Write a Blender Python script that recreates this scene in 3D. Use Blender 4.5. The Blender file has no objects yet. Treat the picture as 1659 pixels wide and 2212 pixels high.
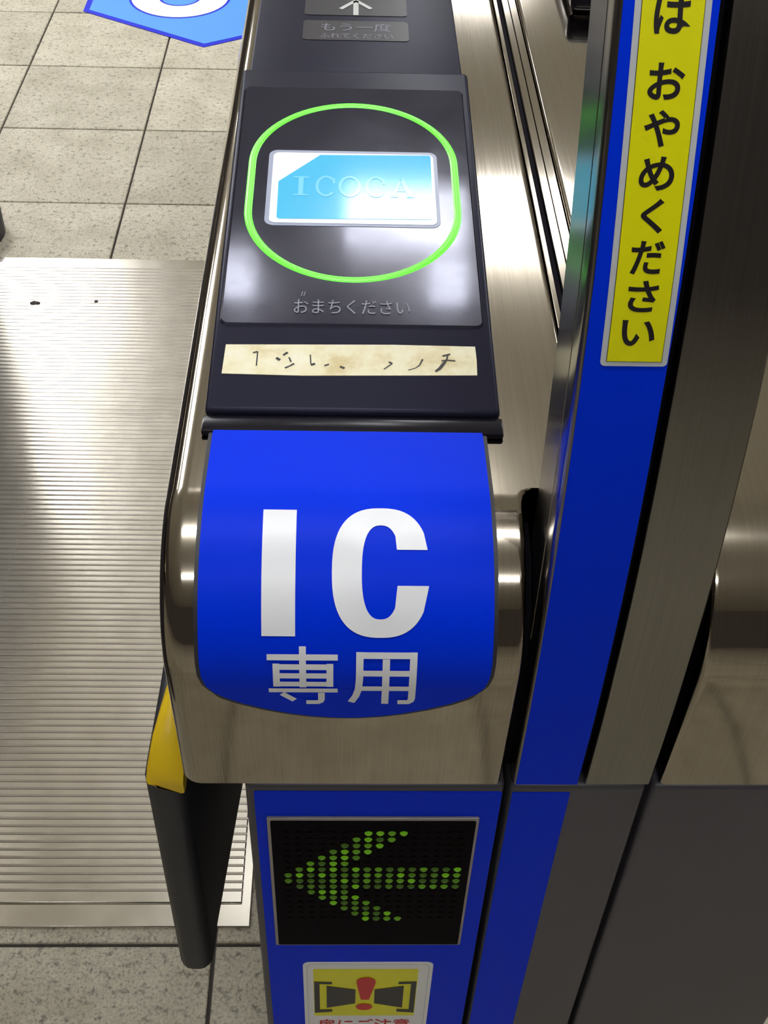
import bpy, bmesh, math, random
from mathutils import Matrix, Vector

random.seed(7)
scene = bpy.context.scene
COL = scene.collection
R = math.radians

# ------------------------------------------------------------------ camera
IMG_W, IMG_H, F_PX = 1659, 2212, 2598.4
PITCH, YAW, ROLL = .7765, .0426, -.0394
CAM = Vector((0, 0, 1.2219))
fwd = Vector((math.sin(YAW)*math.cos(PITCH), math.cos(YAW)*math.cos(PITCH), -math.sin(PITCH)))
rgt = Vector((math.cos(YAW), -math.sin(YAW), 0))
dwn = fwd.cross(rgt)
rgt2 = math.cos(ROLL)*rgt + math.sin(ROLL)*dwn
dwn2 = -math.sin(ROLL)*rgt + math.cos(ROLL)*dwn
cd = bpy.data.cameras.new('camera')
cd.sensor_fit = 'VERTICAL'
cd.sensor_height = 24
cd.lens = 24*F_PX/IMG_H
cd.clip_start = .02
cam = bpy.data.objects.new('camera', cd)
COL.objects.link(cam)
M = Matrix.Identity(4)
for i in range(3):
    M[i][0], M[i][1], M[i][2], M[i][3] = rgt2[i], -dwn2[i], -fwd[i], CAM[i]
cam.matrix_world = M
scene.camera = cam

# ------------------------------------------------------------------ world, exposure
w = bpy.data.worlds.new('World')
scene.world = w
w.use_nodes = True
w.node_tree.nodes['Background'].inputs[0].default_value = (.9, .76, .68, 1)
w.node_tree.nodes['Background'].inputs[1].default_value = .07
vs = scene.view_settings
vs.view_transform = 'Standard'
vs.look = 'None'
vs.exposure = 0
vs.gamma = 1
vs.use_curve_mapping = False
LAMP = 20.0                      # emission of the ceiling light panels
CEIL = 2.7
# (x, y, length in x, length in y)
LIGHTS = [(.54, 3.58, .40, .25), (.14, 2.30, .30, .12), (.24, 2.09, .09, .07), (-.27, 2.10, .08, .07), (-1.62, 5.75, .40, .34), (-1.85, 3.60, .80, 1.40), (2.6, 3.56, .40, 1.60), (.54, 5.75, .38, .38),
          (-3.4, 5.2, .40, 1.60), (0.0, .33, 1.2, .20), (0.0, -1.22, 1.2, .09)]  # outermost left and right panels are added, unseen, to brighten the floor

# ------------------------------------------------------------------ materials
MATS = {}
def new_mat(name):
    m = bpy.data.materials.new(name)
    m.use_nodes = True
    nt = m.node_tree
    return m, nt, nt.nodes['Principled BSDF']

def mat(name, col, rough=.5, metal=0., emit=None, es=0., coat=0., spec=.5, coat_rough=.05):
    if name in MATS: return MATS[name]
    m, nt, b = new_mat(name)
    b.inputs['Base Color'].default_value = (*col, 1)
    b.inputs['Roughness'].default_value = rough
    b.inputs['Metallic'].default_value = metal
    b.inputs['Specular IOR Level'].default_value = spec
    b.inputs['Coat Weight'].default_value = coat
    b.inputs['Coat Roughness'].default_value = coat_rough
    if emit:
        b.inputs['Emission Color'].default_value = (*emit, 1)
        b.inputs['Emission Strength'].default_value = es
    MATS[name] = m
    return m

def nodes_noise(nt, scale, mapping=(1, 1, 1), detail=4, rough=.55):
    tc = nt.nodes.new('ShaderNodeTexCoord')
    mp = nt.nodes.new('ShaderNodeMapping')
    mp.inputs['Scale'].default_value = mapping
    nz = nt.nodes.new('ShaderNodeTexNoise')
    nz.inputs['Scale'].default_value = scale
    nz.inputs['Detail'].default_value = detail
    nz.inputs['Roughness'].default_value = rough
    nt.links.new(tc.outputs['Object'], mp.inputs['Vector'])
    nt.links.new(mp.outputs['Vector'], nz.inputs['Vector'])
    return nz

def ramp(nt, src, stops):
    r = nt.nodes.new('ShaderNodeValToRGB')
    e = r.color_ramp.elements
    while len(e) < len(stops): e.new(.5)
    for k, (p, c) in enumerate(stops):
        e[k].position = p
        e[k].color = (*c, 1) if len(c) == 3 else c
    nt.links.new(src, r.inputs['Fac'])
    return r

def steel(name, col, r0, r1, mapping, bump=.02, scale=1.):
    m, nt, b = new_mat(name)
    b.inputs['Metallic'].default_value = 1
    nz = nodes_noise(nt, scale, mapping)
    k = .86
    rc = ramp(nt, nz.outputs['Fac'], [(.3, tuple(c*k for c in col)), (.7, col)])
    nt.links.new(rc.outputs['Color'], b.inputs['Base Color'])
    mr = nt.nodes.new('ShaderNodeMapRange')
    mr.inputs['To Min'].default_value = r0
    mr.inputs['To Max'].default_value = r1
    nt.links.new(nz.outputs['Fac'], mr.inputs['Value'])
    nt.links.new(mr.outputs['Result'], b.inputs['Roughness'])
    bp = nt.nodes.new('ShaderNodeBump')
    bp.inputs['Strength'].default_value = bump
    bp.inputs['Distance'].default_value = .0005
    nt.links.new(nz.outputs['Fac'], bp.inputs['Height'])
    nt.links.new(bp.outputs['Normal'], b.inputs['Normal'])
    MATS[name] = m
    return m

steel('steel', (.39, .347, .288), .05, .085, (1500, 14, 14), .012)
steel('steel_side', (.26, .245, .225), .19, .26, (900, 10, 10), .01)
steel('plate_steel', (.74, .70, .62), .18, .25, (30, 30, 30), .0)
steel('rib_steel', (.58, .54, .49), .22, .30, (30, 30, 30), .0)

def tile_mat():
    m, nt, b = new_mat('granite_tile')
    oi = nt.nodes.new('ShaderNodeObjectInfo')
    big = nodes_noise(nt, 11, (1, 1, 1), 5, .6)
    fine = nodes_noise(nt, 300, (1, 1, 1), 5, .75)
    for nz in (big, fine):               # every tile is cut from another place of the stone
        mp = nz.inputs['Vector'].links[0].from_node
        va = nt.nodes.new('ShaderNodeVectorMath'); va.operation = 'ADD'
        nt.links.new(mp.outputs['Vector'], va.inputs[0]); nt.links.new(oi.outputs['Location'], va.inputs[1])
        nt.links.new(va.outputs['Vector'], nz.inputs['Vector'])
    r1 = ramp(nt, big.outputs['Fac'], [(.3, (.44, .395, .295)), (.7, (.62, .57, .45))])
    r2 = ramp(nt, fine.outputs['Fac'], [(.34, (.36, .35, .36)), (.46, (.88, .88, .88)), (.68, (1.15, 1.15, 1.12))])
    mx = nt.nodes.new('ShaderNodeMix'); mx.data_type = 'RGBA'; mx.blend_type = 'MULTIPLY'
    mx.inputs[0].default_value = 1
    nt.links.new(r1.outputs['Color'], mx.inputs[6]); nt.links.new(r2.outputs['Color'], mx.inputs[7])
    mid = nodes_noise(nt, 105, (1, 1, 1), 3, .6)
    mp = mid.inputs['Vector'].links[0].from_node
    va = nt.nodes.new('ShaderNodeVectorMath'); va.operation = 'ADD'
    nt.links.new(mp.outputs['Vector'], va.inputs[0]); nt.links.new(oi.outputs['Location'], va.inputs[1])
    nt.links.new(va.outputs['Vector'], mid.inputs['Vector'])
    r3 = ramp(nt, mid.outputs['Fac'], [(.33, (.50, .49, .50)), (.44, (.96, .96, .96)), (.7, (1.06, 1.06, 1.05))])
    mx2 = nt.nodes.new('ShaderNodeMix'); mx2.data_type = 'RGBA'; mx2.blend_type = 'MULTIPLY'
    mx2.inputs[0].default_value = 1
    nt.links.new(mx.outputs[2], mx2.inputs[6]); nt.links.new(r3.outputs['Color'], mx2.inputs[7])
    mx = mx2
    hs = nt.nodes.new('ShaderNodeHueSaturation')
    mr = nt.nodes.new('ShaderNodeMapRange')
    mr.inputs['To Min'].default_value = .90; mr.inputs['To Max'].default_value = 1.06
    nt.links.new(oi.outputs['Random'], mr.inputs['Value'])
    nt.links.new(mr.outputs['Result'], hs.inputs['Value'])
    nt.links.new(mx.outputs[2], hs.inputs['Color'])
    nt.links.new(hs.outputs['Color'], b.inputs['Base Color'])
    b.inputs['Roughness'].default_value = .62
    bp = nt.nodes.new('ShaderNodeBump'); bp.inputs['Strength'].default_value = .25; bp.inputs['Distance'].default_value = .001
    nt.links.new(fine.outputs['Fac'], bp.inputs['Height']); nt.links.new(bp.outputs['Normal'], b.inputs['Normal'])
    MATS['tile'] = m
tile_mat()

def slab_mat():      # tiled floor too far from the gate to pick single tiles apart
    m, nt, b = new_mat('far_tiles')
    tc = nt.nodes.new('ShaderNodeTexCoord')
    br = nt.nodes.new('ShaderNodeTexBrick')
    br.offset = 0
    br.inputs['Scale'].default_value = 1
    br.inputs['Brick Width'].default_value = .3; br.inputs['Row Height'].default_value = .3
    br.inputs['Mortar Size'].default_value = .002
    br.inputs['Color1'].default_value = (.50, .46, .37, 1); br.inputs['Color2'].default_value = (.56, .52, .42, 1)
    br.inputs['Mortar'].default_value = (.10, .08, .07, 1)
    mp = nt.nodes.new('ShaderNodeMapping'); mp.inputs['Location'].default_value = (.4363, -2.0884, 0)
    nt.links.new(tc.outputs['Object'], mp.inputs['Vector']); nt.links.new(mp.outputs['Vector'], br.inputs['Vector'])
    nt.links.new(br.outputs['Color'], b.inputs['Base Color'])
    b.inputs['Roughness'].default_value = .6
    MATS['far_tiles'] = m
slab_mat()

def tape_mat():
    m, nt, b = new_mat('worn_tape')
    nz = nodes_noise(nt, 60, (1, 1, 1), 5, .6)
    r = ramp(nt, nz.outputs['Fac'], [(.3, (.62, .50, .24)), (.5, (.80, .74, .50)), (.7, (.86, .83, .68))])
    nt.links.new(r.outputs['Color'], b.inputs['Base Color'])
    b.inputs['Roughness'].default_value = .45
    MATS['tape'] = m
tape_mat()

def window_mat():    # smooth black acrylic with scuffs
    m, nt, b = new_mat('reader_acrylic')
    b.inputs['Base Color'].default_value = (.013, .013, .026, 1)
    b.inputs['Specular Tint'].default_value = (.80, .80, 1, 1)
    nz = nodes_noise(nt, 45, (1, 1, 1), 4, .6)
    mr = nt.nodes.new('ShaderNodeMapRange')
    mr.inputs['From Min'].default_value = .35; mr.inputs['From Max'].default_value = .7
    mr.inputs['To Min'].default_value = .07; mr.inputs['To Max'].default_value = .11
    nt.links.new(nz.outputs['Fac'], mr.inputs['Value']); nt.links.new(mr.outputs['Result'], b.inputs['Roughness'])
    MATS['acrylic'] = m
window_mat()

mat('joint', (.055, .045, .04), .9)
mat('blue_film', (.0, .032, .76), .42, spec=.06)
mat('white_print', (.86, .87, .90), .35)
mat('black_plastic', (.014, .014, .027), .36, spec=.18)
MATS['black_plastic'].node_tree.nodes['Principled BSDF'].inputs['Specular Tint'].default_value = (.72, .72, 1, 1)
mat('black_gloss', (.008, .007, .012), .22, spec=.25)
mat('black_rubber', (.024, .023, .030), .5)
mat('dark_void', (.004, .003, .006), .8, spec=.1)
mat('grey_paint', (.066, .061, .072), .42)
mat('grey_edge', (.34, .31, .31), .35, metal=.6)
mat('yellow_pad', (.82, .55, .01), .42)
mat('yellow_print', (.82, .80, .0), .35)
mat('black_print', (.012, .010, .012), .4)
mat('grey_print', (.55, .58, .60), .4)
mat('red_print', (.62, .004, .012), .4)
mat('ring_green', (.12, .9, .05), .3, emit=(.13, .86, .05), es=.95)
mat('card_blue', (.05, .40, .66), .08, emit=(.05, .40, .66), es=.35)
mat('card_letter', (.16, .52, .74), .08, emit=(.16, .52, .74), es=.35)
mat('card_white', (.80, .82, .88), .08, emit=(.8, .82, .9), es=.35)
mat('card_frost', (.34, .37, .50), .3)
mat('faint_print', (.22, .22, .27), .4)
mat('screen_grey', (.035, .034, .042), .3)
mat('arrow_white', (.55, .56, .55), .4)
mat('sticker_blue', (.11, .34, .95), .4)
mat('sticker_edge', (.02, .03, .62), .4)
mat('led_off', (.004, .0012, .002), .4, spec=.02)
mat('screen_black', (.002, .001, .003), .4, spec=.02)
for k, s in enumerate((.03, .06, .10, .17)):
    mat('led_%d' % k, (.02, .05, .0), .4, emit=(.34, 1.0, .0), es=s)
mat('ceiling_paint', (.82, .80, .75), .8)
mat('lamp_face', (.9, .9, .9), .5, emit=(.95, .97, 1.0), es=LAMP)
mat('lamp_frame', (.7, .7, .7), .4)

# ------------------------------------------------------------------ helpers
def fin(o, parent=None, smooth=None):
    COL.objects.link(o)
    if parent is not None:
        o.parent = parent
        base = parent
        while base.parent is not None: base = base.parent
        o.matrix_parent_inverse = Matrix.Translation(-ORIGIN.get(base.name, Vector())) if parent is base else Matrix.Identity(4)
    if smooth is not None:
        o.data.shade_smooth()
        o.data.set_sharp_from_angle(angle=R(smooth))
    return o

ORIGIN = {}
def tag(o, label=None, cat=None, group=None, kind=None):
    if label: o['label'] = label
    if cat: o['category'] = cat
    if group: o['group'] = group
    if kind: o['kind'] = kind
    return o

def thing(name, loc, label, cat, group=None):
    o = bpy.data.objects.new(name, None)
    o.empty_display_size = .1
    o.location = loc
    COL.objects.link(o)
    ORIGIN[o.name] = Vector(loc)
    return tag(o, label, cat, group)

def mesh(name, verts, faces, material, parent=None, smooth=None):
    me = bpy.data.meshes.new(name)
    me.from_pydata([tuple(v) for v in verts], [], faces)
    me.update()
    bm = bmesh.new(); bm.from_mesh(me)
    bmesh.ops.recalc_face_normals(bm, faces=bm.faces)
    bm.to_mesh(me); bm.free()
    me.materials.append(MATS[material])
    return fin(bpy.data.objects.new(name, me), parent, smooth)

def bevelled(name, verts, faces, material, parent, bev, seg=2, edge_test=None, smooth=40):
    bm = bmesh.new()
    vs_ = [bm.verts.new(v) for v in verts]
    for f in faces: bm.faces.new([vs_[i] for i in f])
    bmesh.ops.recalc_face_normals(bm, faces=bm.faces)
    if bev > 0:
        es = [e for e in bm.edges if (edge_test is None or edge_test(e)) and len(e.link_faces) == 2 and e.calc_face_angle() > .3]
        bmesh.ops.bevel(bm, geom=es, offset=bev, segments=seg, profile=.5, affect='EDGES', clamp_overlap=True)
    me = bpy.data.meshes.new(name)
    bm.to_mesh(me); bm.free()
    me.materials.append(MATS[material])
    return fin(bpy.data.objects.new(name, me), parent, smooth)

BOXF = [(0, 1, 2, 3), (7, 6, 5, 4), (0, 4, 5, 1), (1, 5, 6, 2), (2, 6, 7, 3), (3, 7, 4, 0)]
def box(name, x0, x1, y0, y1, z0, z1, material, parent=None, bev=.002, seg=2, edge_test=None, smooth=40):
    v = [(x0, y0, z0), (x1, y0, z0), (x1, y1, z0), (x0, y1, z0), (x0, y0, z1), (x1, y0, z1), (x1, y1, z1), (x0, y1, z1)]
    return bevelled(name, v, BOXF, material, parent, bev, seg, edge_test, smooth)

def prism_x(name, prof, x0, x1, material, parent=None, bev=0, seg=2, edge_test=None, smooth=35):
    n = len(prof)
    v = [(x0, y, z) for y, z in prof] + [(x1, y, z) for y, z in prof]
    f = [tuple(range(n)), tuple(range(2*n-1, n-1, -1))] + [(i, (i+1) % n, n+(i+1) % n, n+i) for i in range(n)]
    return bevelled(name, v, f, material, parent, bev, seg, edge_test, smooth)

def plate(name, outline, fr, t, material, parent=None, base=0.):
    """a thin solid with the 2-D outline (u, v); fr(u, v, w) gives the point w above the carrying surface"""
    n = len(outline)
    v = [fr(a, b, base+t) for a, b in outline] + [fr(a, b, base) for a, b in outline]
    f = [tuple(range(n)), tuple(range(2*n-1, n-1, -1))] + [(i, n+i, n+(i+1) % n, (i+1) % n) for i in range(n)]
    return mesh(name, v, f, material, parent)

def multi(name, polys, fr, t, material, parent=None, base=0.):
    """several outlines that make one printed mark"""
    v, f = [], []
    for pl in polys:
        o = len(v); n = len(pl)
        v += [fr(a, b, base+t) for a, b in pl] + [fr(a, b, base) for a, b in pl]
        f += [tuple(range(o, o+n)), tuple(range(o+2*n-1, o+n-1, -1))]
        f += [(o+i, o+n+i, o+n+(i+1) % n, o+(i+1) % n) for i in range(n)]
    return mesh(name, v, f, material, parent)

def rrect(u0, u1, v0, v1, r, n=6):
    pts = []
    for cx, cy, a0 in ((u1-r, v1-r, 0), (u0+r, v1-r, 90), (u0+r, v0+r, 180), (u1-r, v0+r, 270)):
        for k in range(n+1):
            a = R(a0+90*k/n)
            pts.append((cx+r*math.cos(a), cy+r*math.sin(a)))
    return pts

def stroke(pts, wd, round_ends=False):
    """outline of a pen stroke along pts; wd is one width or a width per point"""
    ws = wd if isinstance(wd, (list, tuple)) else [wd]*len(pts)
    L, Rr = [], []
    for i, p in enumerate(pts):
        a = pts[max(i-1, 0)]; b = pts[min(i+1, len(pts)-1)]
        dx, dy = b[0]-a[0], b[1]-a[1]
        l = math.hypot(dx, dy) or 1
        nx, ny = -dy/l*ws[i]/2, dx/l*ws[i]/2
        L.append((p[0]+nx, p[1]+ny)); Rr.append((p[0]-nx, p[1]-ny))
    return L + Rr[::-1]

def arc(cx, cy, rx, ry, a0, a1, n=20):
    return [(cx+rx*math.cos(R(a0+(a1-a0)*k/n)), cy+ry*math.sin(R(a0+(a1-a0)*k/n))) for k in range(n+1)]

_txt = {}
def text_geo(s, offset=0.):
    """outline mesh of a string in the built-in typeface, scaled to a unit-height box"""
    key = (s, offset)
    if key in _txt: return _txt[key]
    cu = bpy.data.curves.new('txt', 'FONT')
    cu.body = s; cu.size = 1; cu.offset = offset; cu.resolution_u = 6
    o = bpy.data.objects.new('txt', cu)
    COL.objects.link(o)
    bpy.context.view_layer.update()
    me = bpy.data.meshes.new_from_object(o.evaluated_get(bpy.context.evaluated_depsgraph_get()))
    vs_ = [(v.co.x, v.co.y) for v in me.vertices]
    fs = [tuple(p.vertices) for p in me.polygons]
    bpy.data.objects.remove(o); bpy.data.curves.remove(cu); bpy.data.meshes.remove(me)
    xs = [v[0] for v in vs_]; ys = [v[1] for v in vs_]
    x0, x1, y0, y1 = min(xs), max(xs), min(ys), max(ys)
    _txt[key] = ([((x-x0)/(x1-x0), (y-y0)/(y1-y0)) for x, y in vs_], fs, (x1-x0)/(y1-y0))
    return _txt[key]

def text(name, s, u0, u1, v0, v1, fr, h, material, parent, offset=0.):
    vs_, fs, _ = text_geo(s, offset)
    return mesh(name, [fr(u0+(u1-u0)*a, v0+(v1-v0)*b, h) for a, b in vs_], fs, material, parent)

# ------------------------------------------------------------------ the room
T, GX, GY = .3, -.4363, 2.0884          # tile size and one crossing of the joints
floor = box('floor', -6, 6, -4, 9, -.06, -.0045, 'joint', bev=0)
tag(floor, 'beige square granite tiles with dark joints, station concourse floor', 'floor', kind='structure')
NX0, NX1, NY0, NY1 = -6, 7, -9, 8
bm = bmesh.new()
bmesh.ops.create_cube(bm, size=1)
for v in bm.verts: v.co = (v.co.x*(T-.0042), v.co.y*(T-.0042), v.co.z*.01-.005)
bmesh.ops.bevel(bm, geom=[e for e in bm.edges if all(v.co.z > -.001 for v in e.verts)], offset=.0012, segments=1, affect='EDGES')
tm = bpy.data.meshes.new('floor_tile'); bm.to_mesh(tm); bm.free(); tm.materials.append(MATS['tile'])
for i in range(NX0, NX1):
    for j in range(NY0, NY1):
        me = tm
        o = bpy.data.objects.new('floor_tile', me)
        o.location = (GX+(i+.5)*T, GY+(j+.5)*T, random.uniform(-.0005, .0005))
        fin(o, floor)
fx0, fx1, fy0, fy1 = GX+NX0*T, GX+NX1*T, GY+NY0*T, GY+NY1*T
v, f = [], []
for a, b, c, d in ((-6, fx0, -4, 9), (fx1, 6, -4, 9), (fx0, fx1, -4, fy0), (fx0, fx1, fy1, 9)):
    o = len(v)
    v += [(a, c, -.0005), (b, c, -.0005), (b, d, -.0005), (a, d, -.0005), (a, c, -.004), (b, c, -.004), (b, d, -.004), (a, d, -.004)]
    f += [(o, o+1, o+2, o+3), (o+7, o+6, o+5, o+4), (o, o+4, o+5, o+1), (o+1, o+5, o+6, o+2), (o+2, o+6, o+7, o+3), (o+3, o+7, o+4, o)]
far = mesh('far_tiling', v, f, 'far_tiles', floor)
far['kind'] = 'stuff'

ceil = box('ceiling', -6, 6, -4, 9, CEIL+.03, CEIL+.15, 'ceiling_paint', bev=0)
tag(ceil, 'plain pale ceiling above the concourse', 'ceiling', kind='structure')
for x, y, lx, ly in LIGHTS:
    r_ = thing('ceiling_light', (x, y, CEIL), 'unseen white light panel hanging just under the ceiling above the gates', 'light', 'ceiling lights')
    box('diffuser', x-lx/2, x+lx/2, y-ly/2, y+ly/2, CEIL-.07, CEIL+.012, 'lamp_face', r_, bev=0)
    box('light_frame', x-lx/2-.01, x+lx/2+.01, y-ly/2-.01, y+ly/2+.01, CEIL+.0125, CEIL+.03, 'lamp_frame', r_, bev=.002)

# ------------------------------------------------------------------ ribbed floor plate in the lane
PX0, PX1, PYN, PYF = -.648, -.100, .606, 1.888
fp = thing('floor_plate', ((PX0+PX1)/2, (PYN+PYF)/2, 0), 'ribbed stainless steel plate on the floor of the ticket lane', 'floor plate')
box('base_sheet', PX0, PX1, PYN, PYF, .0002, .0042, 'plate_steel', fp, bev=.0008, seg=1)
box('tread_sheet', PX0, PX1-.010, .632, 1.868, .0043, .0070, 'plate_steel', fp, bev=.0010, seg=1)
hw = (PX1-.010-PX0)/2
prof = [(-.0019, 0), (-.0014, .0006), (.0010, .0008), (.0017, 0)]
v = [(-hw, a, b) for a, b in prof] + [(hw, a, b) for a, b in prof]
rm = bpy.data.meshes.new('rib')
rm.from_pydata(v, [], [(0, 1, 2, 3), (7, 6, 5, 4), (0, 4, 5, 1), (1, 5, 6, 2), (2, 6, 7, 3)])
rm.update(); rm.materials.append(MATS['rib_steel'])
y = .6469
while y < 1.862:
    o = bpy.data.objects.new('rib', rm)
    o.location = ((PX0+PX1-.010)/2, y, .0069)
    fin(o, fp)
    y += .0098

for cx, cy, a, b in ((-.542, 1.741, .009, .007), (-.438, 1.748, .004, .004)):      # trodden-in dirt
    pts = [(cx+a*math.cos(R(40*k))*random.uniform(.6, 1.1), cy+b*math.sin(R(40*k))*random.uniform(.6, 1.1)) for k in range(9)]
    plate('dirt_spot', pts, lambda u, v, w: (u, v, .0078+w), .0004, 'joint', fp)

# ------------------------------------------------------------------ blue number sticker on the floor
st = thing('floor_sticker', (-.35, 3.1, 0), 'pointed light blue gate number sticker with white numeral on floor tiles', 'floor sticker')
FL = lambda u, v, w: (u, v, w)
def pent(d):
    return [(-.35, 2.802+1.3*d), (-.036-d, 2.995+.6*d), (-.036-d, 3.60-d), (-.664+d, 3.60-d), (-.664+d, 2.995+.6*d)]
plate('sticker_border', pent(0), FL, .0008, 'sticker_edge', st, .0006)
plate('sticker_face', pent(.014), FL, .0004, 'sticker_blue', st, .0015)
def numeral(grow):
    cx, cy, rx, ry, wd = -.436, 3.095, .088, .093, .068+grow
    low = arc(cx, cy, rx, ry, -176, 75, 30)
    up = arc(cx, cy+.165, rx*.9, ry*.86, -78, 172, 28)
    return [stroke(low, wd), stroke(up, wd)]
multi('numeral_outline', numeral(.012), FL, .0002, 'sticker_edge', st, .0020)
multi('numeral', numeral(0), FL, .0002, 'white_print', st, .0023)

# ------------------------------------------------------------------ ticket gate
gate = thing('ticket_gate', (.107, .95, 0), 'stainless steel and blue automatic ticket gate with lit card reader', 'ticket gate')
GL = 2.35                                # far end of the machine
NR, NYC, NZC = .055, .353, .833          # rounded nose: radius and centre
DZ = NZC+NR                              # deck height

def nose_stations(y_from, n=18):
    """(y, z, ny, nz) from the deck over the nose down to the lower edge of the head"""
    S = []
    for yy in (y_from, .3534): S.append((yy, DZ, 0, 1))
    for k in range(1, n+1):
        a = math.pi/2*k/n
        S.append((NYC-NR*math.sin(a), NZC+NR*math.cos(a), -math.sin(a), math.cos(a)))
    for z in (.80, .775, .7525):
        S.append((.298+.004*(NZC-z)/.082, z, -1, -.04))
    return S

def shell(name, stations, rl, rr, wall, material, parent):
    """stations: (y, z, ny, nz, xl, xr); a bent sheet with rolled left and right edges"""
    v, f = [], []
    cols = None
    for (y, z, ny, nz, xl, xr) in stations:
        c = [(xl, rl+wall)]
        for k in range(7):
            t = math.pi/2*(1-k/6); c.append((xl+rl-rl*math.sin(t), rl*(1-math.cos(t))))
        c += [(xl+rl+.0008, 0), ((xl+xr)/2, 0), (xr-rr-.0008, 0)]
        for k in range(7):
            t = math.pi/2*k/6; c.append((xr-rr+rr*math.sin(t), rr*(1-math.cos(t))))
        c.append((xr, rr+wall))
        cols = len(c)
        v += [(x, y-ny*i, z-nz*i) for x, i in c]
    for r_ in range(len(stations)-1):
        for k in range(cols-1):
            a = r_*cols+k
            f.append((a, a+1, a+1+cols, a+cols))
    return mesh(name, v, f, material, parent, smooth=50)

def housing(name, mirror):
    c = .107
    mx = (lambda x: 2*c-x) if mirror else (lambda x: x)
    S = [(GL, DZ, 0, 1, -.074, .0985), (.60, DZ, 0, 1, -.074, .0985), (.3545, DZ, 0, 1, -.074, .0985), (.3544, DZ, 0, 1, -.074, .0770),
         (.3540, DZ, 0, 1, -.074, .0755), (.3530, DZ, 0, 1, -.074, .0730), (.3505, DZ, 0, 1, -.074, .0715), (.3465, DZ-.0003, -.1, .995, -.074, .0707)]
    for s in nose_stations(.36)[3:]: S.append((*s, -.074, .0705))
    if mirror: S = [(y, z, ny, nz, mx(xr), mx(xl)) for y, z, ny, nz, xl, xr in S]
    return shell(name, S, .0025 if mirror else .0095, .0095 if mirror else .0025, .035, 'steel', parent=gate)

housing('deck_housing', False)
housing('deck_housing', True)
box('side_panel', -.0725, -.0460, .312, GL, .752, .84, 'steel_side', gate, bev=.002)
box('side_panel', .2600, .2865, .312, GL, .752, .84, 'steel_side', gate, bev=.002)
box('housing_floor', -.0455, .2595, .313, GL, .752, .82, 'dark_void', gate, bev=0)
# black filler put in as the shade inside the slots beside the post
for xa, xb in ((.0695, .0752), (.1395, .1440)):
    prism_x('slot_shade', [(.36, .870), (.335, .866), (.318, .850), (.3125, .833), (.3125, .822), (.36, .822)], xa, xb, 'dark_void', gate)
# rubber seam with its metal rails down the middle of the deck
prism_x('seam_rail', [(.3548, DZ-.004), (.3548, DZ-.0008), (GL, DZ-.0008), (GL, DZ-.004)], .0990, .1018, 'steel', gate, bev=.0004, seg=1, smooth=15)
box('rubber_seam', .1019, .1045, .3548, GL, DZ-.006, DZ-.0018, 'dark_void', gate, bev=.0004)
box('seam_rail', .1046, .1095, .3548, GL, DZ-.004, DZ-.0002, 'steel', gate, bev=.0005, seg=1, smooth=15)
box('seam_rail', .1100, .1150, .3548, GL, DZ-.006, DZ-.0016, 'steel', gate, bev=.0003, seg=1, smooth=15)
box('rubber_stop', .150, .195, .832, .93, DZ, DZ+.022, 'black_gloss', gate, bev=.006, seg=4)

# lower cabinet
def cab(name, x0, x1, material):
    return box(name, x0, x1, .3025, GL-.1, 0.0005, .7500, material, gate, bev=.003, seg=3)
pil = cab('cabinet_pillar', -.0455, .0732, 'grey_paint')
mid = cab('center_panel', .0757, .1384, 'grey_paint')
cab('cabinet_panel', .1412, .2600, 'grey_paint')
FRT = lambda u, v, w: (u, .3025-w, v)
plate('blue_panel', rrect(-.0415, .0722, .10, .7455, .001, 2), FRT, .0005, 'blue_film', pil)
plate('blue_stripe', rrect(.0768, .1035, .10, .7450, .0005, 2), FRT, .0005, 'blue_film', mid)

# LED display
disp = box('led_display', -.0365, .0635, .3005, .3030, .5965, .7250, 'grey_edge', gate, bev=.0006)
plate('screen', rrect(-.0348, .0620, .5983, .7232, .0008, 2), lambda u, v, w: (u, .3005-w, v), .0004, 'screen_black', disp)
LX, LZ, LS = -.0277, .7128, .00565
lit = set()
for c in range(16):
    if c <= 5: lit |= {(c, r_) for r_ in range(7-c, 9+c)}
    else: lit |= {(c, r_) for r_ in range(6, 10)}
    if 6 <= c <= 10:
        lit |= {(c, r_) for r_ in range(max(0, 7-c), 11-c)}
        lit |= {(c, r_) for r_ in range(5+c, min(16, 9+c))}
bm = bmesh.new()
bmesh.ops.create_cone(bm, cap_ends=True, segments=8, radius1=.0020, radius2=.0012, depth=.0008)
bmesh.ops.rotate(bm, verts=bm.verts, cent=(0, 0, 0), matrix=Matrix.Rotation(R(90), 3, 'X'))
base_led = bpy.data.meshes.new('led'); bm.to_mesh(base_led); bm.free()
led_me = []
for k in range(4):
    m_ = base_led.copy(); m_.materials.append(MATS['led_%d' % k]); led_me.append(m_)
v, f = [], []
for c in range(16):
    for r_ in range(16):
        px, pz = LX+c*LS*.99, LZ-r_*LS
        if (c, r_) in lit:
            o = bpy.data.objects.new('led', random.choice(led_me))
            o.location = (px, .2997, pz)
            fin(o, disp)
        else:
            o0 = len(v)
            v += [(px+.0015*math.cos(R(60*q)), .2998, pz+.0015*math.sin(R(60*q))) for q in range(6)]
            f.append(tuple(range(o0, o0+6)))
un = mesh('unlit_led_grid', v, f, 'led_off', disp)
un['kind'] = 'stuff'

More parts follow.
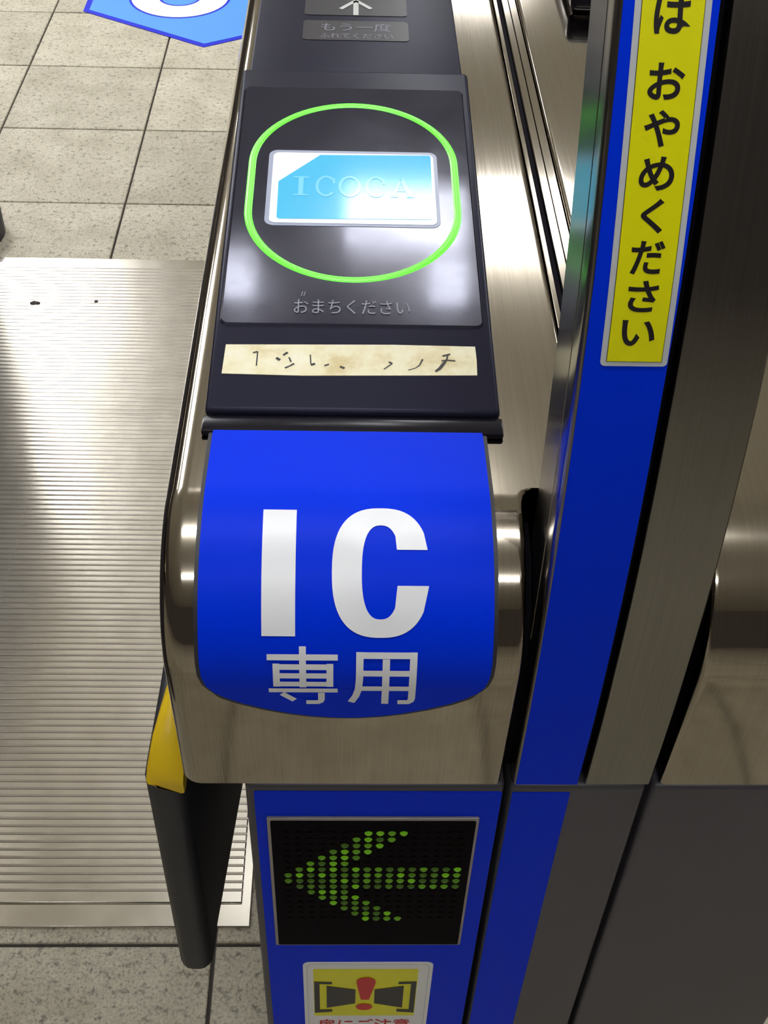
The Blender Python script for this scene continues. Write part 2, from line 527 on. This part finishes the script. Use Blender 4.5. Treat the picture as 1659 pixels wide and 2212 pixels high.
# caution sticker below the display
FR2 = lambda u, v, w: (u, .3020-w, v)
cs = plate('caution_sticker', rrect(-.0225, .0505, .440, .5735, .004), FR2, .0004, 'white_print', gate)
cs['label'] = 'white caution sticker with yellow pictogram and red exclamation mark'
o_, i_ = rrect(-.0205, .0485, .442, .5715, .0035), rrect(-.0201, .0481, .4424, .5711, .0032)
v = [FR2(a, b, .0006) for a, b in o_+i_]; n = len(o_)
mesh('border_line', v, [(k, (k+1) % n, n+(k+1) % n, n+k) for k in range(n)], 'grey_print', cs)
plate('yellow_square', rrect(-.0168, .0425, .5035, .5655, .0008, 2), FR2, .0001, 'yellow_print', cs, .0005)
pol = []
for s in (-1, 1):
    q = lambda pts: [(.0128+s*a, b) for a, b in pts]
    pol.append(q([(.0293, .5500), (.0190, .5495), (.0190, .5465), (.0262, .5470), (.0262, .5125), (.0190, .5130), (.0190, .5095), (.0293, .5080)]))
    pol.append(q([(.0222, .5445), (.0055, .5395), (.0055, .5210), (.0222, .5150)]))
multi('gate_pictogram', pol, FR2, .0001, 'black_print', cs, .0007)
multi('exclamation_mark', [[(.0078, .5480)]+arc(.0132, .5505, .0054, .0050, 180, 0, 12)+[(.0186, .5480), (.0152, .5265), (.0105, .5265)],
      arc(.0125, .5165, .0048, .0043, 0, 350, 20)], FR2, .0001, 'red_print', cs, .0009)
text('red_lettering', '扉にご注意', -.0150, .0405, .4830, .4985, FR2, .0006, 'red_print', cs, .012)

# ------------------------------------------------------------------ blue sign folded over the nose
def NOSE(u, s, w):
    """s runs along the sheet from y=.391 on the deck, over the nose, down the front"""
    if s < .038: return (u, .391-s, DZ+w)
    if s < .038+NR*math.pi/2:
        a = (s-.038)/NR
        return (u, NYC-(NR+w)*math.sin(a), NZC+(NR+w)*math.cos(a))
    t = s-.038-NR*math.pi/2
    return (u, .298+.004*t/.082-w, NZC-t)
HWS = [(0, .0500), (.0008, .0530), (.0022, .0550), (.0045, .0565), (.008, .0570), (.05, .0572), (.0875, .0579), (.112, .0582), (.1190, .0578),
       (.1245, .0562), (.1285, .0536), (.1325, .0492), (.1365, .0425), (.1405, .0330), (.1437, .0230), (.1456, .0140), (.1466, .0060), (.1468, .0015)]
def hw_at(s):
    for (a, x), (b, y_) in zip(HWS, HWS[1:]):
        if a <= s <= b: return x+(y_-x)*(s-a)/(b-a)
    return HWS[-1][1]
ss = sorted(set([a for a, _ in HWS]+[.146*k/70 for k in range(71)]))
def sign_sheet(name, grow, w0, w1, material, parent, cut=0):
    v, f = [], []
    NC = 8
    rows = [(s, hw_at(s)+grow) for s in ss]
    for s, h in rows:
        for w_ in (w1, w0):
            v += [NOSE(-h+2*h*k/NC, s + (grow if s > .13 else 0), w_) for k in range(NC+1)]
    W2 = 2*(NC+1)
    for r_ in range(len(rows)-1):
        a = r_*W2
        for k in range(NC):
            f.append((a+k, a+k+1, a+W2+k+1, a+W2+k))
        f.append((a, a+W2, a+W2+NC+1, a+NC+1))
        f.append((a+NC, a+2*NC+1, a+W2+2*NC+1, a+W2+NC))
    L = (len(rows)-1)*W2
    for k in range(NC):
        f.append((k, k+NC+1, k+NC+2, k+1)); f.append((L+k, L+k+1, L+k+NC+2, L+k+NC+1))
    return mesh(name, v, f, material, parent, smooth=40)
sg = sign_sheet('folded_sign', .0014, .0000, .0022, 'black_rubber', gate)
sg['label'] = 'blue folded sign with white letters'
sign_sheet('sign_face', -.0003, .0022, .0030, 'blue_film', sg)
def on_nose(name, strips, material):
    """strips: lists of (left point, right point) pairs, laid on the sign"""
    v, f = [], []
    for st_ in strips:
        o = len(v)
        for a, b in st_: v += [NOSE(*a, .0034), NOSE(*b, .0034)]
        f += [(o+2*k, o+2*k+1, o+2*k+3, o+2*k+2) for k in range(len(st_)-1)]
    return mesh(name, v, f, material, sg, smooth=40)
on_nose('letter_i', [[((-.0330, .0516+.0482*k/20), (-.0199, .0516+.0482*k/20)) for k in range(21)]], 'white_print')
# C: outer and inner contour, from the upper to the lower terminal
def c_pt(a, rx, ry, pw):
    ca, sa = math.cos(R(a)), math.sin(R(a))
    return (.0132+rx*math.copysign(abs(ca)**(2/pw), ca), .0754-ry*math.copysign(abs(sa)**(2/pw), sa))
outer = [c_pt(26+(334-26)*k/60, .0190, .0248, 2.5) for k in range(61)]
inner = [c_pt(40+(320-40)*k/60, .0074, .0176, 2.5) for k in range(61)]
outer[0] = (.0314, .0672); inner[0] = (.0194, .0672); outer[-1] = (.0320, .0805); inner[-1] = (.0197, .0805)
on_nose('letter_c', [list(zip(outer, inner))], 'white_print')
NK = lambda u, v, w: NOSE(u, -v, .003+w)
def kz(p): return (-.0316+(p[0]-535)*9.355e-5, -(.1042+(p[1]-953)*1.366e-4))
def kanji(strokes, wd):
    dense = []
    for st_ in strokes:                  # many short steps, so that the strokes follow the bend
        d = []
        for a, b in zip(st_, st_[1:]):
            n = max(1, int(math.hypot(b[0]-a[0], b[1]-a[1])/8))
            d += [(a[0]+(b[0]-a[0])*k/n, a[1]+(b[1]-a[1])*k/n) for k in range(n)]
        dense.append([kz(q) for q in d+[st_[-1]]])
    strips('kanji', dense, wd)
def strips(name, lines, wd):
    v, f = [], []
    for ln in lines:
        ol = stroke(ln, wd); n = len(ln); o = len(v)
        v += [NK(a, b, .0006) for a, b in ol]
        f += [(o+k, o+k+1, o+2*n-2-k, o+2*n-1-k) for k in range(n-1)]
    return mesh(name, v, f, 'white_print', sg)
kanji([[(540, 985), (838, 985)], [(690, 950), (690, 1097)], [(578, 1006), (578, 1094)], [(805, 1006), (805, 1094)], [(590, 1018), (793, 1018)], [(590, 1050), (793, 1050)],
       [(590, 1083), (793, 1083)], [(543, 1112), (838, 1112)], [(768, 1124), (768, 1158), (764, 1168), (752, 1173), (702, 1173)], [(598, 1128), (652, 1163)]], .0027)
kanji([[(931, 967), (931, 1060), (927, 1105), (916, 1140), (896, 1172)], [(943, 978), (1146, 978)], [(1158, 967), (1158, 1152), (1154, 1164), (1143, 1171), (1098, 1171)], [(1043, 990), (1043, 1180)],
       [(943, 1040), (1146, 1040)], [(941, 1102), (1146, 1102)]], .0029)

# ------------------------------------------------------------------ card reader on the deck
TA = R(7)
def RD(u, v, w):
    return (u, .4+v*math.cos(TA)-w*math.sin(TA), .8945+v*math.sin(TA)+w*math.cos(TA))
def reader_prof():
    p0 = RD(0, -.0050, 0); p1 = RD(0, .2555, 0)
    return [(p0[1], DZ+.0002), (p0[1]-.0006, p0[2]), (p1[1], p1[2]), (p1[1]+.004, DZ+.0002)]
rd = prism_x('card_reader', reader_prof(), -.0610, .0650, 'black_plastic', gate, bev=.0022, seg=3)
rd['label'] = 'black card reader with glowing green ring'
prism_x('front_lip', [(.3835, DZ+.0002), (.3840, DZ+.0030), (.3885, DZ+.0036), (.3940, DZ+.0036), (.3940, DZ+.0002)], -.0618, .0658, 'black_gloss', rd, bev=.001)
wi = rrect(-.0586, .0613, .0465, .2370, .003)
def inset(poly, fr, name, material, parent, t, rim):
    n = len(poly); cu = sum(a for a, b in poly)/n; cv = sum(b for a, b in poly)/n
    inn = [(a-math.copysign(rim, a-cu), b-math.copysign(rim, b-cv)) for a, b in poly]
    v = [fr(a, b, 0) for a, b in poly]+[fr(a, b, t) for a, b in inn]
    return mesh(name, v, [tuple(range(n, 2*n))]+[(k, (k+1) % n, n+(k+1) % n, n+k) for k in range(n)], material, parent)
inset(wi, RD, 'touch_window', 'acrylic', rd, .0010, .0010)
RW = lambda u, v, w: RD(u, v, .0010+w)
def stadium(r, n=40):
    pts = []
    for k in range(n+1): pts.append((.0014+r*math.cos(math.pi*k/n), .1485+.0193+r*math.sin(math.pi*k/n)))
    for k in range(n+1): pts.append((.0014-r*math.cos(math.pi*k/n), .1485-.0193-r*math.sin(math.pi*k/n)))
    return pts
ra, rb, rc_, rd_ = stadium(.0536), stadium(.0527), stadium(.0507), stadium(.0498)
v = [RW(a, b, 0) for a, b in ra]+[RW(a, b, .0008) for a, b in rb]+[RW(a, b, .0008) for a, b in rc_]+[RW(a, b, 0) for a, b in rd_]
n = len(ra)
mesh('light_ring', v, [(q*n+k, q*n+(k+1) % n, (q+1)*n+(k+1) % n, (q+1)*n+k) for q in range(3) for k in range(n)], 'ring_green', rd, smooth=60)
plate('card_frame', rrect(-.0420, .0444, .1166, .1780, .0045), RW, .0002, 'card_frost', rd)
plate('card_white', rrect(-.0397, .0425, .1185, .1755, .0030), RW, .0002, 'card_white', rd, .0003)
bl = [(-.0362, .1215), (.0405, .1222), (.0412, .1725)]
blue = [(-.0350, .1212), (.0398, .1222)]+arc(.0394, .1242, .0014, .0014, -60, 0, 4)+[(.0412, .1722)]+arc(.0398, .1732, .0014, .0014, 0, 90, 4)+[(-.0157, .1735), (-.0363, .1508), (-.0361, .1225)]
plate('card_blue', blue, RW, .0002, 'card_blue', rd, .0006)
def zu(X): return -.0291+(X-500)*(.0613/630)
def zv(Y): return .1555-(Y-165)*(.0167/95)
Z = lambda pts: [(zu(a), zv(b)) for a, b in pts]
lw = .0011
def line(a, b, w_=lw): return stroke(Z([a, b]), w_)
let = [line((505, 172), (582, 172)), line((505, 254), (582, 254)), line((543, 170), (543, 256), .0024)]
for cx in (672, 930):
    let.append(stroke(Z(arc(cx, 212, 46, 44, -40, -320, 30)), .0015)); let.append(line((cx+40, 175), (cx+40, 200)))
let.append(stroke(Z(arc(795, 212, 50, 44, 0, 360, 36)), .0017))
let += [line((1020, 256), (1062, 172), .0013), line((1062, 172), (1108, 256), .0022), line((1040, 228), (1092, 228)), line((1005, 255), (1042, 255)), line((1085, 255), (1128, 255))]
multi('card_lettering', let, RW, .0001, 'card_letter', rd, .0009)
text('wait_lettering', 'おまちください', -.0253, .0277, .0537, .0632, RW, .0003, 'faint_print', rd)
multi('tick_marks', [stroke([(-.0222, .0655), (-.0216, .0685)], .0004), stroke([(-.0210, .0655), (-.0204, .0685)], .0004)], RW, .0001, 'faint_print', rd, .0002)
TP = [(-.0552, .0157), (-.02, .0150), (.0562, .0165), (.0565, .0258), (.0563, .0345), (.02, .0350), (-.02, .0344), (-.0546, .0338)]
plate('tape_label', TP, RD, .0003, 'tape', rd, .0001)
def tz(p): return (-.055+(p[0]-70)*(.1113/1495), .034-(p[1]-45)*(.018/175))
ink = [([(240, 97), (268, 90)], 6), ([(268, 90), (266, 175)], 5), ([(420, 110), (445, 92)], 9), ([(380, 126), (402, 140)], 11), ([(455, 122), (468, 150)], 6),
       ([(435, 187), (458, 176), (487, 160)], [9, 6, 9]), ([(580, 105), (585, 160)], 5), ([(585, 166), (610, 159)], 10), ([(665, 170), (692, 161)], 6), ([(757, 174), (784, 184)], 9),
       ([(1045, 142), (1064, 152)], 8), ([(1064, 152), (1015, 187)], 4), ([(1246, 124), (1226, 160), (1200, 178)], [8, 6, 3]), ([(1200, 178), (1158, 190)], 3),
       ([(1365, 102), (1412, 90)], 7), ([(1358, 132), (1392, 127), (1440, 131)], 6), ([(1398, 94), (1388, 126), (1368, 150), (1345, 178), (1318, 196)], [6, 8, 14, 14, 9])]
multi('worn_lettering', [stroke([tz(q) for q in pts], ([k*1.05e-4 for k in wd] if isinstance(wd, list) else wd*1.15e-4)) for pts, wd in ink], RD, .0001, 'black_print', rd, .0005)

# guide panel behind the reader
gp = box('guide_panel', -.0630, .0688, .690, 1.25, DZ+.0002, DZ+.0045, 'black_plastic', gate, bev=.0012)
GPF = lambda u, v, w: (u, v, DZ+.0045+w)
plate('arrow_screen', rrect(-.0320, .0370, .8100, .8900, .003), GPF, .0004, 'screen_grey', gp)
multi('arrow_mark', [stroke([(.0025, .8100), (.0025, .8335)], .0035), stroke([(-.0078, .8200), (.0025, .8345)], .0030), stroke([(.0128, .8210), (.0025, .8345)], .0030)], GPF, .0001, 'arrow_white', gp, .0006)
plate('retry_plate', rrect(-.0322, .0372, .7705, .8010, .003), GPF, .0004, 'screen_grey', gp)
text('retry_lettering', 'もう一度', -.0205, .0255, .7842, .7965, GPF, .0006, 'faint_print', gp)
text('touch_lettering', 'ふれてください', -.0212, .0268, .7735, .7805, GPF, .0006, 'faint_print', gp)

# ------------------------------------------------------------------ post with the blue stripe
PATH = [(.3020, .7525), (.3012, .790), (.3014, .825), (.3036, .875), (.3080, .920), (.3130, .955), (.3175, .981), (.3230, 1.008), (.3310, 1.037), (.3390, 1.0625), (.3480, 1.0880),
        (.3590, 1.115), (.3730, 1.145), (.3900, 1.175), (.4120, 1.205), (.4400, 1.230)]
def catmull(P, n=5):
    out = []
    for i in range(len(P)-1):
        p0, p1, p2, p3 = P[max(i-1, 0)], P[i], P[i+1], P[min(i+2, len(P)-1)]
        for k in range(n):
            t = k/n
            out.append(tuple(.5*((2*p1[j])+(-p0[j]+p2[j])*t+(2*p0[j]-5*p1[j]+4*p2[j]-p3[j])*t*t+(-p0[j]+3*p1[j]-3*p2[j]+p3[j])*t**3) for j in (0, 1)))
    out.append(P[-1])
    return out
CP = catmull(PATH)
CN = []
for i in range(len(CP)):
    a, b = CP[max(i-1, 0)], CP[min(i+1, len(CP)-1)]
    dy, dz = b[0]-a[0], b[1]-a[1]; l = math.hypot(dy, dz)
    CN.append((-dz/l, dy/l))            # outward: towards the front
def sweep(name, sec, material, parent, i0=0, i1=None, smooth=35):
    """sec: closed outline of (x, depth below the front face)"""
    i1 = len(CP) if i1 is None else i1
    n = len(sec); v, f = [], []
    for i in range(i0, i1):
        (y, z), (ny, nz) = CP[i], CN[i]
        v += [(x, y-ny*d, z-nz*d) for x, d in sec]
    m_ = i1-i0
    for r_ in range(m_-1):
        for k in range(n):
            f.append((r_*n+k, r_*n+(k+1) % n, (r_+1)*n+(k+1) % n, (r_+1)*n+k))
    f += [tuple(range(n)), tuple(range((m_-1)*n, m_*n))]
    return mesh(name, v, f, material, parent, smooth)
post = sweep('guide_post', [(.0757, .040), (.0757, .0135), (.0764, .0132), (.0764, .0122), (.0757, .0119), (.0757, .0030), (.0762, .0010), (.0772, 0), (.1057, 0), (.1063, .0007), (.1063, .040)], 'steel_side', gate)
sweep('post_core', [(.1064, .006), (.1088, .006), (.1088, .038), (.1064, .038)], 'dark_void', post)
sweep('post_cover', [(.1089, .040), (.1089, .0010), (.1096, 0), (.1383, 0), (.1391, .0010), (.1391, .040)], 'steel_side', post)
bs = sweep('post_stripe', [(.0776, 0), (.0776, -.0003), (.1056, -.0003), (.1056, 0)], 'blue_film', post)
def PS(u, z, w):
    for i in range(len(CP)-1):
        if CP[i][1] <= z <= CP[i+1][1]:
            t = (z-CP[i][1])/(CP[i+1][1]-CP[i][1])
            y = CP[i][0]+t*(CP[i+1][0]-CP[i][0])
            ny = CN[i][0]+t*(CN[i+1][0]-CN[i][0]); nz = CN[i][1]+t*(CN[i+1][1]-CN[i][1])
            return (u, y+ny*w, z+nz*w)
    raise ValueError(z)
def lab_x(z):  # the label is stuck on slightly askew
    return -.0021*(z-.98)/.108
def label_sheet(name, xa, xb, za, zb, w0, w1, material, r=0.):
    rows = [za+(zb-za)*k/30 for k in range(31)]
    if r: rows = sorted(set(rows+[za+r*(1-math.cos(R(15*k))) for k in range(7)]))
    v, f = [], []
    for z in rows:
        d = 0.
        if r and z < za+r: d = r-math.sqrt(max(0, r*r-(za+r-z)**2))
        for w_ in (w1, w0):
            v += [PS(xa+d+lab_x(z), z, w_), PS(xb-d+lab_x(z), z, w_)]
    for k in range(len(rows)-1):
        a = 4*k
        f += [(a, a+1, a+5, a+4), (a, a+4, a+6, a+2), (a+1, a+3, a+7, a+5)]
    f += [(0, 2, 3, 1)]
    return mesh(name, v, f, material, post)
label_sheet('label_border', .0830, .1053, .9793, 1.19, .0003, .0006, 'grey_print', .0016)
label_sheet('label_keyline', .0849, .1034, .9809, 1.19, .0006, .0007, 'black_print')
label_sheet('label_face', .0851, .1032, .9811, 1.19, .0007, .0008, 'yellow_print')
PT = lambda u, v, w: PS(u+lab_x(v), v, .0009+w)
for ch, zc, hh, ww in (('は', 1.0838, .0104, .0108), ('お', 1.0664, .0098, .0108), ('や', 1.0537, .0102, .0108), ('め', 1.0411, .0098, .0108), ('く', 1.0287, .0104, .0072),
                       ('だ', 1.0160, .0106, .0106), ('さ', 1.0036, .0104, .0098), ('い', .9912, .0090, .0112)):
    text('character', ch, .0942-ww/2, .0942+ww/2, zc-hh/2, zc+hh/2, PT, 0, 'black_print', post, .023)

# ------------------------------------------------------------------ door flap on the lane side
fl = [(.3600, .6680), (.3585, .4420), (.3700, .4330), (.3900, .4300), (.570, .328), (.780, .300), (.780, .640), (.43, .661), (.3750, .6680)]
flap = prism_x('door_flap', fl, -.1085, -.0865, 'black_rubber', gate, bev=.0085, seg=4,
               edge_test=lambda e: abs(e.verts[0].co.x-e.verts[1].co.x) < 1e-5)
flap['label'] = 'black lane door flap with yellow padded top'
v, f = [], []
PADS = [(.3575, .6660, -.1000, -.0880), (.3580, .6690, -.1030, -.0865), (.3605, .6740, -.1045, -.0860), (.3650, .6830, -.1043, -.0860), (.3730, .6930, -.1020, -.0860), (.3850, .7010, -.0985, -.0860),
        (.4000, .7050, -.0955, -.0860), (.4200, .7060, -.0935, -.0860), (.5600, .7040, -.0925, -.0860)]
for y, zt, xl, xr in PADS:
    zl = .6540+.010*min(1, max(0, (.40-y)/.03))
    c = [(xl-.002, zl), (xl-.0015, max(zl+.0005, zt-.012)), (xl, zt-.005), (xl+.0022, zt-.0015), (xl+.006, zt), (xr-.004, zt), (xr, zt-.004), (xr, .6560)]
    v += [(x, y, z) for x, z in c]
nc = 8
for r_ in range(len(PADS)-1):
    f += [(r_*nc+k, r_*nc+(k+1) % nc, (r_+1)*nc+(k+1) % nc, (r_+1)*nc+k) for k in range(nc)]
f += [tuple(range(nc)), tuple(range((len(PADS)-1)*nc, len(PADS)*nc))]
mesh('yellow_pad', v, f, 'yellow_pad', flap, smooth=50)
box('flap_hinge', -.0870, -.0455, .60, .70, .30, .70, 'dark_void', flap, bev=.003)

# ------------------------------------------------------------------ neighbouring gate beyond the lane
ng = thing('ticket_gate', (-.80, 1.1, 0), 'dark neighbouring ticket gate whose black base bulges in at the left picture edge', 'ticket gate')
box('cabinet_body', -.95, -.652, .31, 1.86, .0, .75, 'grey_paint', ng, bev=.006, seg=3)
box('deck_housing', -.97, -.652, .30, 1.88, .751, DZ, 'steel', ng, bev=.02, seg=4)
bp_ = []
for k in range(13):
    a = R(90-180*k/12)
    bp_.append((-.714+.072*math.cos(a), 1.965+.075*math.sin(a)))
bot = [(x, y, .001) for x, y in bp_]+[(-.95, 1.890, .001), (-.95, 2.040, .001)]
top = [(-.73+(x+.73)*.55, 1.965+(y-1.965)*.6, .105) for x, y, z in bot]
midr = [(x, y, .05) for x, y, z in bot]
nb = len(bot)
v = bot+midr+top
f = [tuple(range(nb))[::-1], tuple(range(2*nb, 3*nb))]+[(q*nb+k, q*nb+(k+1) % nb, (q+1)*nb+(k+1) % nb, (q+1)*nb+k) for q in range(2) for k in range(nb)]
mesh('base_bumper', v, f, 'black_rubber', ng, smooth=60)
